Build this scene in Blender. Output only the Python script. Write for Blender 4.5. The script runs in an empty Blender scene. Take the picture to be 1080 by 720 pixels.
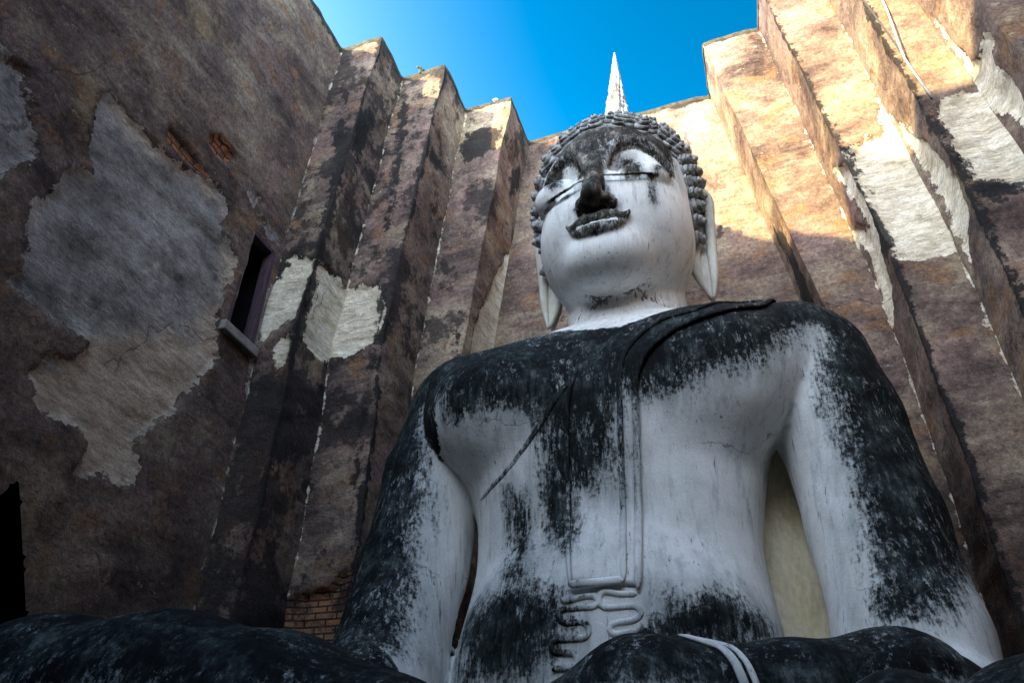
import bpy, bmesh, math, random
import numpy as np
from mathutils import Vector, Matrix

C = bpy.context.scene.collection
S = bpy.context.scene
R = math.radians
# ---------------------------------------------------------------- camera, sky, sun, exposure
# the eye is the origin of the scene's coordinates: 1.6 m above the paving
cam = bpy.data.objects.new('camera', bpy.data.cameras.new('camera')); C.objects.link(cam)
pitch, yaw, roll = R(34.54), R(18.58), R(.54)
fw = Vector((-math.sin(yaw)*math.cos(pitch), math.cos(yaw)*math.cos(pitch), math.sin(pitch)))
rt = Vector((math.cos(yaw), math.sin(yaw), 0)); up = rt.cross(fw)
rt, up = math.cos(roll)*rt+math.sin(roll)*up, -math.sin(roll)*rt+math.cos(roll)*up
cam.matrix_world = Matrix((rt, up, -fw)).transposed().to_4x4()
cam.data.sensor_width = 36; cam.data.lens = 36*800.2/1080
cam.data.clip_start = .05; cam.data.clip_end = 2000
S.camera = cam
SUN_DIR = Vector((-.50, -.866, .285)).normalized()                      # towards the sun
elev = math.asin(SUN_DIR.z); azim = math.atan2(SUN_DIR.x, SUN_DIR.y)
w = bpy.data.worlds.new('World'); S.world = w; w.use_nodes = True
nt = w.node_tree; nt.nodes.clear()
sky = nt.nodes.new('ShaderNodeTexSky'); sky.sky_type = 'NISHITA'; sky.sun_disc = False
sky.sun_elevation = elev; sky.sun_rotation = azim % (2*math.pi); sky.air_density = 1.0; sky.dust_density = .3; sky.ozone_density = 2.0
hsv = nt.nodes.new('ShaderNodeHueSaturation'); hsv.inputs['Hue'].default_value = .490; hsv.inputs['Saturation'].default_value = 1.6; hsv.inputs['Value'].default_value = 1
bg = nt.nodes.new('ShaderNodeBackground'); bg.inputs['Strength'].default_value = .15
wo = nt.nodes.new('ShaderNodeOutputWorld')
# sky deepened high up away from the sun and brightened elsewhere, an added fill
tcw = nt.nodes.new('ShaderNodeTexCoord'); dot = nt.nodes.new('ShaderNodeVectorMath'); dot.operation = 'DOT_PRODUCT'
dot.inputs[1].default_value = (.48, .45, .75)
dk = nt.nodes.new('ShaderNodeMapRange'); dk.interpolation_type = 'SMOOTHSTEP'
for i_, v_ in enumerate((-.1, 1.0, 1.65, .20)): dk.inputs[1+i_].default_value = v_
ml = nt.nodes.new('ShaderNodeVectorMath'); ml.operation = 'SCALE'
st_ = nt.nodes.new('ShaderNodeMapRange'); st_.interpolation_type = 'SMOOTHSTEP'
for i_, v_ in enumerate((.1, 1.0, .45, 1.6)): st_.inputs[1+i_].default_value = v_
nt.links.new(tcw.outputs['Generated'], dot.inputs[0]); nt.links.new(dot.outputs['Value'], dk.inputs[0]); nt.links.new(dot.outputs['Value'], st_.inputs[0])
nt.links.new(st_.outputs[0], hsv.inputs['Saturation'])
nt.links.new(sky.outputs[0], hsv.inputs['Color']); nt.links.new(hsv.outputs[0], ml.inputs[0]); nt.links.new(dk.outputs[0], ml.inputs['Scale']); nt.links.new(ml.outputs[0], bg.inputs[0]); nt.links.new(bg.outputs[0], wo.inputs[0])
sun = bpy.data.objects.new('sun', bpy.data.lights.new('sun', 'SUN')); C.objects.link(sun)
sun.data.energy = 2.05; sun.data.angle = R(.55); sun.data.color = (1, .775, .38)
sun.rotation_euler = SUN_DIR.to_track_quat('Z', 'Y').to_euler()
S.view_settings.view_transform = 'Standard'; S.view_settings.look = 'None'; S.view_settings.gamma = 1; S.view_settings.exposure = 3.45
S.render.engine = 'CYCLES'; S.cycles.max_bounces = 8; S.cycles.diffuse_bounces = 5; S.cycles.use_denoising = True

# ---------------------------------------------------------------- helpers
rng = np.random.default_rng(7)
def hash3(i, j, k, s=0):
    M = np.uint64(0xffffffff); u = lambda a: a.astype(np.int64).astype(np.uint64) & M
    n = (u(i)*np.uint64(0x9E3779B1)) & M; n ^= n >> np.uint64(15)
    n = ((n+u(j))*np.uint64(0x85EBCA77)) & M; n ^= n >> np.uint64(13)
    n = ((n+u(k)+np.uint64(s*7919))*np.uint64(0xC2B2AE3D)) & M; n ^= n >> np.uint64(16)
    n = (n*np.uint64(0x27D4EB2F)) & M; n ^= n >> np.uint64(15)
    return (n & np.uint64(0xffff)).astype(float)/65535.*2-1
def noise3(P, s=0):
    P = np.asarray(P, float); f = np.floor(P); t = P-f; i = f.astype(np.int64); t = t*t*(3-2*t)
    o = 0
    for a in (0, 1):
        for b in (0, 1):
            for c in (0, 1):
                wgt = (t[..., 0] if a else 1-t[..., 0])*(t[..., 1] if b else 1-t[..., 1])*(t[..., 2] if c else 1-t[..., 2])
                o = o+wgt*hash3(i[..., 0]+a, i[..., 1]+b, i[..., 2]+c, s)
    return o
def fbm(P, n=4, s=0):
    P = np.asarray(P, float); o = 0; a = .5
    for k in range(n):
        o = o+a*noise3(P*2**k+17.3*k, s+k); a *= .5
    return o
def poly_sd(X, Y, poly):
    """signed distance to a polygon, positive inside"""
    p = np.array(poly, float); d = np.full(X.shape, 1e9); ins = np.zeros(X.shape, bool)
    for a, b in zip(p, np.roll(p, -1, 0)):
        e = b-a; L = e@e+1e-12
        t = np.clip(((X-a[0])*e[0]+(Y-a[1])*e[1])/L, 0, 1)
        d = np.minimum(d, np.hypot(X-a[0]-t*e[0], Y-a[1]-t*e[1]))
        c = (a[1] > Y) != (b[1] > Y)
        xi = a[0]+(Y-a[1])*e[0]/(e[1] if abs(e[1]) > 1e-9 else 1e-9)
        ins ^= c & (X < xi)
    return np.where(ins, d, -d)
def polys_sd(X, Y, polys):
    o = np.full(X.shape, -5.)
    for p in polys: o = np.maximum(o, poly_sd(X, Y, p))
    return o
def mesh_obj(name, verts, faces, mat, parent=None, smooth=True, attrs=None, loc=None):
    me = bpy.data.meshes.new(name)
    me.from_pydata([tuple(v) for v in np.asarray(verts, float)], [], [tuple(int(i) for i in f) for f in faces]); me.update()
    if smooth: me.polygons.foreach_set('use_smooth', [True]*len(me.polygons))
    for k, a in (attrs or {}).items():
        at = me.attributes.new(k, 'FLOAT', 'POINT'); at.data.foreach_set('value', np.asarray(a, np.float32))
    o = bpy.data.objects.new(name, me); C.objects.link(o)
    if mat: me.materials.append(mat)
    if parent: o.parent = parent; o.matrix_parent_inverse = Matrix.Translation(-parent.location) if parent.parent is None else Matrix()
    return o
def empty(name, loc, label, cat, group=None):
    o = bpy.data.objects.new(name, None); C.objects.link(o); o.location = loc; o.empty_display_size = .3
    tag(o, label, cat, group); return o
def tag(o, label=None, cat=None, group=None, kind=None):
    for k, v in (('label', label), ('category', cat), ('group', group), ('kind', kind)):
        if v: o[k] = v
    return o
def tube(path, rad, seg=8, squash=None, cap=True):
    """tube along a 3-D path; rad number or list; squash=(normals, factor) flattens along a normal"""
    P = np.array(path, float); n = len(P); r = np.full(n, rad) if np.isscalar(rad) else np.array(rad, float)
    T = np.gradient(P, axis=0); T /= np.linalg.norm(T, axis=1)[:, None]+1e-9
    V = []; N = np.array([0, 0, 1.]) if abs(T[0][2]) < .9 else np.array([1., 0, 0])
    for i in range(n):
        N = N-T[i]*(N@T[i]); N /= np.linalg.norm(N)+1e-9; B = np.cross(T[i], N)
        for k in range(seg):
            a = 2*math.pi*k/seg; o = N*math.cos(a)+B*math.sin(a)
            if squash is not None:
                m = squash[0][i]; o = o-m*(o@m)*(1-squash[1])
            V.append(P[i]+o*r[i])
    F = [(i*seg+k, i*seg+(k+1) % seg, (i+1)*seg+(k+1) % seg, (i+1)*seg+k) for i in range(n-1) for k in range(seg)]
    if cap: F += [tuple(range(seg))[::-1], tuple(range((n-1)*seg, n*seg))]
    return V, F
def join(parts):
    V, F = [], []
    for v, f in parts:
        b = len(V); V += [tuple(x) for x in v]; F += [tuple(i+b for i in q) for q in f]
    return V, F
def box(lo, hi):
    x0, y0, z0 = lo; x1, y1, z1 = hi
    V = [(x0, y0, z0), (x1, y0, z0), (x1, y1, z0), (x0, y1, z0), (x0, y0, z1), (x1, y0, z1), (x1, y1, z1), (x0, y1, z1)]
    return V, [(0, 3, 2, 1), (4, 5, 6, 7), (0, 1, 5, 4), (1, 2, 6, 5), (2, 3, 7, 6), (3, 0, 4, 7)]
def bevel(o, wd, seg=2):
    m = o.modifiers.new('bevel', 'BEVEL'); m.width = wd; m.segments = seg; m.limit_method = 'ANGLE'
    return o

# ---------------------------------------------------------------- node materials
class NT:
    def __init__(s, name):
        s.m = bpy.data.materials.new(name); s.m.use_nodes = True; s.t = s.m.node_tree
        s.b = s.t.nodes['Principled BSDF']; s.b.inputs['Specular IOR Level'].default_value = .25
    def n(s, kind, **kw):
        o = s.t.nodes.new(kind)
        for k, v in kw.items(): setattr(o, k, v)
        return o
    def put(s, sock, v):
        if isinstance(v, bpy.types.NodeSocket): s.t.links.new(v, sock)
        elif isinstance(v, (tuple, list)) and len(v) == 3 and sock.type == 'RGBA': sock.default_value = (*v, 1)
        else: sock.default_value = v
    def coord(s, scale=(1, 1, 1), src='Object', rot=(0, 0, 0)):
        tc = s.n('ShaderNodeTexCoord'); mp = s.n('ShaderNodeMapping')
        mp.inputs['Scale'].default_value = scale; mp.inputs['Rotation'].default_value = rot
        s.t.links.new(tc.outputs[src], mp.inputs[0]); return mp.outputs[0]
    def noise(s, vec, scale, detail=6, rough=.6, dist=0):
        o = s.n('ShaderNodeTexNoise'); s.put(o.inputs['Vector'], vec); o.inputs['Scale'].default_value = scale
        o.inputs['Detail'].default_value = detail; o.inputs['Roughness'].default_value = rough; o.inputs['Distortion'].default_value = dist
        return o.outputs['Fac']
    def n_col(s, vec, scale):
        o = s.n('ShaderNodeTexNoise'); s.put(o.inputs['Vector'], vec); o.inputs['Scale'].default_value = scale; o.inputs['Detail'].default_value = 5
        return o.outputs['Color']
    def vor(s, vec, scale, feat='F1', out='Distance'):
        o = s.n('ShaderNodeTexVoronoi', feature=feat); s.put(o.inputs['Vector'], vec); o.inputs['Scale'].default_value = scale
        return o.outputs[out]
    def math(s, op, a, b=0, c=None, clamp=False):
        o = s.n('ShaderNodeMath', operation=op, use_clamp=clamp); s.put(o.inputs[0], a); s.put(o.inputs[1], b)
        if c is not None: s.put(o.inputs[2], c)
        return o.outputs[0]
    def ramp(s, v, lo, hi, a=0., b=1.):
        o = s.n('ShaderNodeMapRange', interpolation_type='SMOOTHSTEP'); s.put(o.inputs[0], v)
        for i, x in enumerate((lo, hi, a, b)): s.put(o.inputs[1+i], x)
        return o.outputs[0]
    def mix(s, f, a, b, mode='MIX'):
        o = s.n('ShaderNodeMix', data_type='RGBA', blend_type=mode); s.put(o.inputs['Factor'], f); s.put(o.inputs['A'], a); s.put(o.inputs['B'], b)
        return o.outputs['Result']
    def cramp(s, v, stops):
        o = s.n('ShaderNodeValToRGB'); e = o.color_ramp.elements
        while len(e) < len(stops): e.new(.5)
        for el, (p, c) in zip(e, stops): el.position = p; el.color = (*c, 1)
        s.put(o.inputs[0], v); return o.outputs[0]
    def attr(s, name):
        o = s.n('ShaderNodeAttribute', attribute_name=name); return o.outputs['Fac']
    def bump(s, h, dist=.02, strength=.6, nrm=None):
        o = s.n('ShaderNodeBump'); o.inputs['Distance'].default_value = dist; o.inputs['Strength'].default_value = strength
        s.put(o.inputs['Height'], h)
        if nrm is not None: s.put(o.inputs['Normal'], nrm)
        return o.outputs[0]
    def done(s, col, rough=.9, nrm=None, spec=None):
        s.put(s.b.inputs['Base Color'], col); s.put(s.b.inputs['Roughness'], rough)
        if nrm is not None: s.put(s.b.inputs['Normal'], nrm)
        if spec is not None: s.b.inputs['Specular IOR Level'].default_value = spec
        return s.m


# ---------------------------------------------------------------- materials
def wall_material():
    t = NT('weathered_plaster'); w1 = t.coord(); hz = t.coord((1, 1, 2.6)); vt = t.coord((1, 1, .12))
    big = t.noise(w1, .6, 8, .6, .4); mid = t.noise(t.coord((1, 1, 1.7)), 1.3, 9, .60, .5); fin = t.noise(hz, 4.0, 6, .6, .3); gr = t.noise(w1, 42, 3, .6)
    v = t.math('ADD', t.math('MULTIPLY', big, .50), t.math('ADD', t.math('MULTIPLY', mid, .38), t.math('MULTIPLY', fin, .14)))
    base = t.cramp(v, [(.36, (.028, .020, .019)), (.445, (.095, .066, .058)), (.515, (.175, .125, .102)), (.575, (.265, .20, .148)), (.67, (.41, .335, .24))])
    pink = t.ramp(t.noise(w1, .9, 4, .5), .5, .7); base = t.mix(t.math('MULTIPLY', pink, .35), base, (.33, .20, .175))
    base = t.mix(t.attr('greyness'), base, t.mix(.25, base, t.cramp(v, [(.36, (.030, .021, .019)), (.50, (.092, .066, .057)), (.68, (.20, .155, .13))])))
    rust = t.ramp(t.noise(t.coord((1, 1, 1.6)), 1.4, 8, .7), .53, .64); base = t.mix(t.math('MULTIPLY', rust, .6), base, (.24, .125, .06))
    och = t.ramp(t.noise(w1, .7, 6, .65), .58, .70); base = t.mix(t.math('MULTIPLY', och, .45), base, (.36, .27, .15))
    pit = t.ramp(t.vor(w1, 7), .03, .11); base = t.mix(t.math('MULTIPLY', t.math('SUBTRACT', 1, pit), t.ramp(t.noise(w1, 1.3, 4, .6), .5, .62)), base, (.02, .017, .015))
    spk = t.noise(w1, 15, 9, .82); base = t.mix(.75, base, t.mix(1, base, t.cramp(spk, [(.36, (.38, .36, .35)), (.5, (1, 1, 1)), (.64, (1.75, 1.7, 1.6))]), 'MULTIPLY'))
    zone = t.noise(w1, .8, 6, .7)
    chp = t.math('MULTIPLY', t.ramp(t.noise(t.coord((1, 1, 1.5)), 6, 9, .78), .60, .625), t.ramp(zone, .47, .57)); base = t.mix(t.math('MULTIPLY', chp, .75), base, (.40, .34, .26))
    chd = t.math('MULTIPLY', t.ramp(t.noise(t.coord((1.1, .9, 1.9)), 8, 9, .78), .59, .62), t.ramp(zone, .53, .43)); base = t.mix(t.math('MULTIPLY', chd, .8), base, (.030, .024, .022))
    strat = t.noise(t.coord((.5, .5, 9)), 1.6, 5, .7); base = t.mix(t.math('MULTIPLY', t.ramp(strat, .56, .66), .45), base, t.mix(1, base, (.45, .42, .40), 'MULTIPLY'))
    low = t.attr('lower_dark'); base = t.mix(low, base, t.mix(1, base, (.42, .38, .37), 'MULTIPLY'))  # plaster colour gets darker towards the bottom of the walls
    # bare patches where the top coat has fallen off
    edge = t.math('ADD', t.math('MULTIPLY', t.math('SUBTRACT', t.noise(w1, 4.5, 6, .68), .5), .45), t.math('MULTIPLY', t.math('SUBTRACT', t.noise(w1, 24, 3, .6), .5), .10))
    pv = t.math('ADD', t.attr('peel'), edge); pm = t.ramp(pv, -.006, .006); 
    pw = t.noise(hz, 2.2, 8, .68, .5)
    pale = t.cramp(pw, [(.30, (.36, .31, .21)), (.43, (.62, .53, .39)), (.54, (.78, .68, .53)), (.68, (.82, .76, .66))])
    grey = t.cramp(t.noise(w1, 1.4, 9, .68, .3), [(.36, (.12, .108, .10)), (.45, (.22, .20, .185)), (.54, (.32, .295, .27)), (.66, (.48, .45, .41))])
    tanc = t.cramp(pw, [(.3, (.34, .25, .175)), (.5, (.52, .40, .295)), (.68, (.64, .53, .41))])
    tm = t.ramp(t.math('ADD', t.attr('tan'), t.math('MULTIPLY', t.math('SUBTRACT', t.noise(w1, 2.2, 6, .7), .5), 1.1)), -.22, .25)
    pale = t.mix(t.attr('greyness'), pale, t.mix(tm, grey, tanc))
    col = t.mix(pm, base, pale)
    scr = t.noise(t.coord((1, 1, 7)), 3.2, 9, .78); pale = t.mix(.5, pale, t.mix(1, pale, t.cramp(scr, [(.38, (.45, .43, .42)), (.5, (1, 1, 1)), (.62, (1.35, 1.33, 1.3))]), 'MULTIPLY'))
    pale = t.mix(.6, pale, t.mix(1, pale, t.cramp(t.noise(hz, 12, 9, .82), [(.38, (.5, .49, .47)), (.5, (1, 1, 1)), (.62, (1.3, 1.3, 1.3))]), 'MULTIPLY')); col = t.mix(pm, base, pale)
    rim = t.math('MULTIPLY', t.ramp(pv, -.035, -.004), t.math('SUBTRACT', 1, pm)); col = t.mix(t.math('MULTIPLY', rim, .35), col, (.06, .045, .04))
    lip = t.math('MULTIPLY', t.ramp(pv, .035, .004), pm); col = t.mix(t.math('MULTIPLY', lip, .35), col, (.62, .56, .47))
    # exposed bricks
    bk = t.n('ShaderNodeTexBrick'); uvm = t.n('ShaderNodeUVMap'); t.put(bk.inputs['Vector'], uvm.outputs[0])
    bk.inputs['Scale'].default_value = 1; bk.inputs['Brick Width'].default_value = .30; bk.inputs['Row Height'].default_value = .085; bk.inputs['Mortar Size'].default_value = .012
    bk.inputs['Color1'].default_value = (.42, .17, .08, 1); bk.inputs['Color2'].default_value = (.30, .16, .09, 1); bk.inputs['Mortar'].default_value = (.035, .028, .024, 1)
    bv = t.math('ADD', t.attr('brick'), t.math('MULTIPLY', edge, .5)); bm_ = t.ramp(bv, -.006, .006)
    col = t.mix(bm_, col, t.mix(t.ramp(t.noise(w1, 9, 5, .7), .45, .7), bk.outputs[0], (.10, .07, .055)))
    # black mould, ragged, running down; speckled at its edge
    mn = t.math('ADD', t.math('MULTIPLY', t.math('SUBTRACT', t.noise(w1, 5.5, 7, .72), .5), .75), t.math('MULTIPLY', t.math('SUBTRACT', t.noise(vt, 14, 3, .6), .5), .18))
    mm = t.ramp(t.math('ADD', t.attr('mould'), mn), -.03, .05)
    free = t.ramp(t.math('ADD', t.noise(w1, 1.1, 8, .74), t.math('MULTIPLY', t.attr('stainy'), .20)), .645, .71)
    col = t.mix(t.math('MULTIPLY', t.math('MAXIMUM', mm, t.math('MULTIPLY', free, t.math('SUBTRACT', .85, t.math('MULTIPLY', pm, .75)))), .93), col, (.016, .016, .017))
    soot = t.math('MULTIPLY', t.ramp(t.noise(t.coord((1, 1, .18)), 2.6, 7, .68), .54, .68), t.ramp(t.noise(w1, .5, 5, .6), .46, .60))
    col = t.mix(t.math('MULTIPLY', t.math('MULTIPLY', soot, t.math('SUBTRACT', 1, t.math('MULTIPLY', pm, .7))), t.math('ADD', .25, t.math('MULTIPLY', t.attr('stainy'), .5))), col, (.022, .019, .019))
    # pale lime runs
    run = t.math('MULTIPLY', t.ramp(t.noise(vt, 7, 4, .6), .68, .78), t.ramp(t.noise(w1, .8, 3, .5), .52, .66))
    col = t.mix(t.math('MULTIPLY', run, .4), col, (.40, .38, .36))
    col = t.mix(.35, col, t.mix(1, col, t.cramp(gr, [(.3, (.55, .55, .55)), (.7, (1.35, 1.35, 1.35))]), 'MULTIPLY'))
    # hairline cracks
    ck = t.math('SUBTRACT', 1, t.ramp(t.vor(t.mix(.30, w1, t.n_col(w1, 2.5)), .5, 'DISTANCE_TO_EDGE'), 0, .006))
    ck = t.math('MULTIPLY', ck, t.ramp(t.noise(w1, .45, 4, .6), .50, .58)); col = t.mix(t.math('MULTIPLY', ck, .6), col, (.03, .025, .022))
    h = t.math('ADD', t.math('MULTIPLY', pm, -1.0), t.math('ADD', t.math('MULTIPLY', mid, .35), t.math('ADD', t.math('MULTIPLY', t.noise(w1, 11, 6, .72), .7), t.math('MULTIPLY', gr, .22))))
    h = t.math('ADD', h, t.math('MULTIPLY', bm_, t.math('MULTIPLY', bk.outputs['Fac'], -.6)))
    return t.done(col, .92, t.bump(h, .07, .75), .15)
M_WALL = wall_material()

def statue_material(name, rag=1., soil=(1, 1, 1)):
    t = NT(name); w1 = t.coord(); vt = t.coord((1, 1, .14)); vt2 = t.coord((1, 1, .06))
    st = t.noise(vt, 9, 6, .65); st2 = t.noise(vt2, 26, 4, .6); bl = t.noise(w1, 2.0, 7, .66); sp = t.noise(w1, 22, 5, .7); gr = t.noise(w1, 70, 2, .6)
    white = t.cramp(bl, [(.3, (.58, .575, .555)), (.5, (.74, .735, .715)), (.7, (.80, .795, .775))])
    white = t.mix(t.ramp(st, .50, .70), white, t.mix(1, white, (.70, .72, .73), 'MULTIPLY'))
    white = t.mix(t.math('MULTIPLY', t.ramp(st2, .60, .72), .5), white, (.20, .20, .19))
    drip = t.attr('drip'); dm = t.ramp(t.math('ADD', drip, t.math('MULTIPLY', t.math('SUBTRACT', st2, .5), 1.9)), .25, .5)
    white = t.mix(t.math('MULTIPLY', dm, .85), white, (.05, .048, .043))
    # algae: signed-distance patches, ragged edge with vertical runs
    a = t.attr('algae')
    st3 = t.noise(vt, 34, 5, .7)
    n = t.math('ADD', t.math('MULTIPLY', t.math('SUBTRACT', st, .5), .35), t.math('ADD', t.math('MULTIPLY', t.math('SUBTRACT', bl, .5), .60), t.math('ADD', t.math('MULTIPLY', t.math('SUBTRACT', sp, .5), .60), t.math('MULTIPLY', t.math('SUBTRACT', st3, .5), .60))))
    an = t.math('ADD', a, t.math('MULTIPLY', n, rag)); m = t.ramp(an, -.11*rag, .13*rag)
    soft = t.ramp(t.math('ADD', a, t.math('MULTIPLY', t.math('SUBTRACT', t.noise(vt, 5, 8, .75), .5), 1.2*rag)), -.38*rag, .20*rag)
    white = t.mix(t.math('MULTIPLY', soft, .70), white, (.22, .25, .25))
    dn = t.noise(w1, 2.4, 10, .76); dn2 = t.noise(vt, 15, 6, .75)
    dark = t.cramp(t.math('ADD', t.math('MULTIPLY', dn, .6), t.math('MULTIPLY', dn2, .4)), [(.40, (.004, .004, .004)), (.49, (.009, .011, .012)), (.555, (.030, .037, .036)), (.64, (.12, .14, .135))])
    dark = t.mix(1, dark, soil, 'MULTIPLY')
    fleck = t.math('MULTIPLY', t.ramp(t.math('SUBTRACT', t.noise(t.coord((1, 1, .3)), 17, 9, .85), t.math('MULTIPLY', t.math('MINIMUM', a, .3), .10)), .505, .570), t.ramp(t.noise(w1, 1.5, 8, .78), .45, .60))
    dark = t.mix(t.math('MULTIPLY', fleck, .85), dark, (.45, .475, .475))
    col = t.mix(m, white, dark)
    crk = t.math('MULTIPLY', t.math('SUBTRACT', 1, t.ramp(t.vor(t.mix(.3, w1, t.n_col(w1, 3)), .7, 'DISTANCE_TO_EDGE'), 0, .005)), t.ramp(t.noise(w1, .9, 3, .5), .5, .6))
    col = t.mix(t.math('MULTIPLY', crk, .6), col, (.05, .05, .048))
    warm = t.ramp(t.noise(t.coord((1, 1, .35)), 1.8, 6, .65), .52, .72); col = t.mix(t.math('MULTIPLY', t.math('MULTIPLY', warm, .35), t.math('SUBTRACT', 1, m)), col, (.50, .44, .33))
    col = t.mix(.25, col, t.mix(1, col, t.cramp(gr, [(.3, (.6, .6, .6)), (.7, (1.3, 1.3, 1.3))]), 'MULTIPLY'))
    h = t.math('ADD', t.math('MULTIPLY', bl, .5), t.math('ADD', t.math('MULTIPLY', st, .25), t.math('ADD', t.math('MULTIPLY', sp, .25), t.math('MULTIPLY', gr, .06))))
    h = t.math('ADD', h, t.math('MULTIPLY', m, .12))
    return t.done(col, t.mix(m, (.72, .72, .72), (.82, .82, .82)), t.bump(h, .035, .6), .08)
M_STATUE = statue_material('limewashed_plaster')
M_FACE = statue_material('limewashed_face', .33, (3.0, 2.2, 1.8))

def simple(name, c1, c2, scale=4, bumpd=.02, rough=.9, stretch=(1, 1, 1), spec=.2):
    t = NT(name); w1 = t.coord(stretch); n = t.noise(w1, scale, 8, .68); g = t.noise(w1, scale*9, 3, .6)
    col = t.cramp(t.math('ADD', t.math('MULTIPLY', n, .75), t.math('MULTIPLY', g, .25)), [(.36, c1), (.62, c2)])
    return t.done(col, rough, t.bump(t.math('ADD', n, t.math('MULTIPLY', g, .3)), bumpd, .7), spec)
M_DARK = simple('recess_shade', (.006, .005, .005), (.014, .012, .011))  # near-black colour stands in for shade inside the window and doorway
M_WOOD = simple('old_purple_wood', (.035, .02, .028), (.10, .06, .075), 5, .01, .8, (6, 6, .7))
M_SILL = simple('grey_sill_plaster', (.14, .12, .11), (.30, .27, .25), 5, .02)
M_COPE = simple('mossy_coping', (.012, .012, .010), (.06, .055, .04), 7, .05)
M_CREAM = simple('cream_render', (.52, .42, .25), (.92, .83, .62), 2.4, .06, .9, (1, 1, .45))
M_SPIRE = simple('chalky_white', (.04, .044, .048), (.33, .34, .35), 4.5, .06, .85, (1, 1, .35))
M_CURL = simple('grey_stucco_curl', (.015, .016, .016), (.42, .43, .425), 11, .02, .75)
M_EAR = simple('ivory_stucco', (.36, .33, .27), (.62, .60, .53), 3, .02, .8, (1, 1, .3))
M_GROUND = simple('worn_paving', (.05, .045, .042), (.11, .10, .09), 2, .03)
M_BRICKBASE = simple('brown_masonry', (.05, .035, .028), (.11, .08, .06), 3, .05)
M_WEED = simple('dry_weed', (.03, .035, .015), (.09, .09, .04), 20, .005)
M_CABLE = simple('cable_sheath', (.03, .03, .03), (.06, .06, .06), 30, .001, .6)
M_CABLE_W = simple('pale_cable_sheath', (.45, .44, .42), (.6, .6, .58), 30, .001, .6)
M_HEM = statue_material('limewashed_hem')


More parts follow.
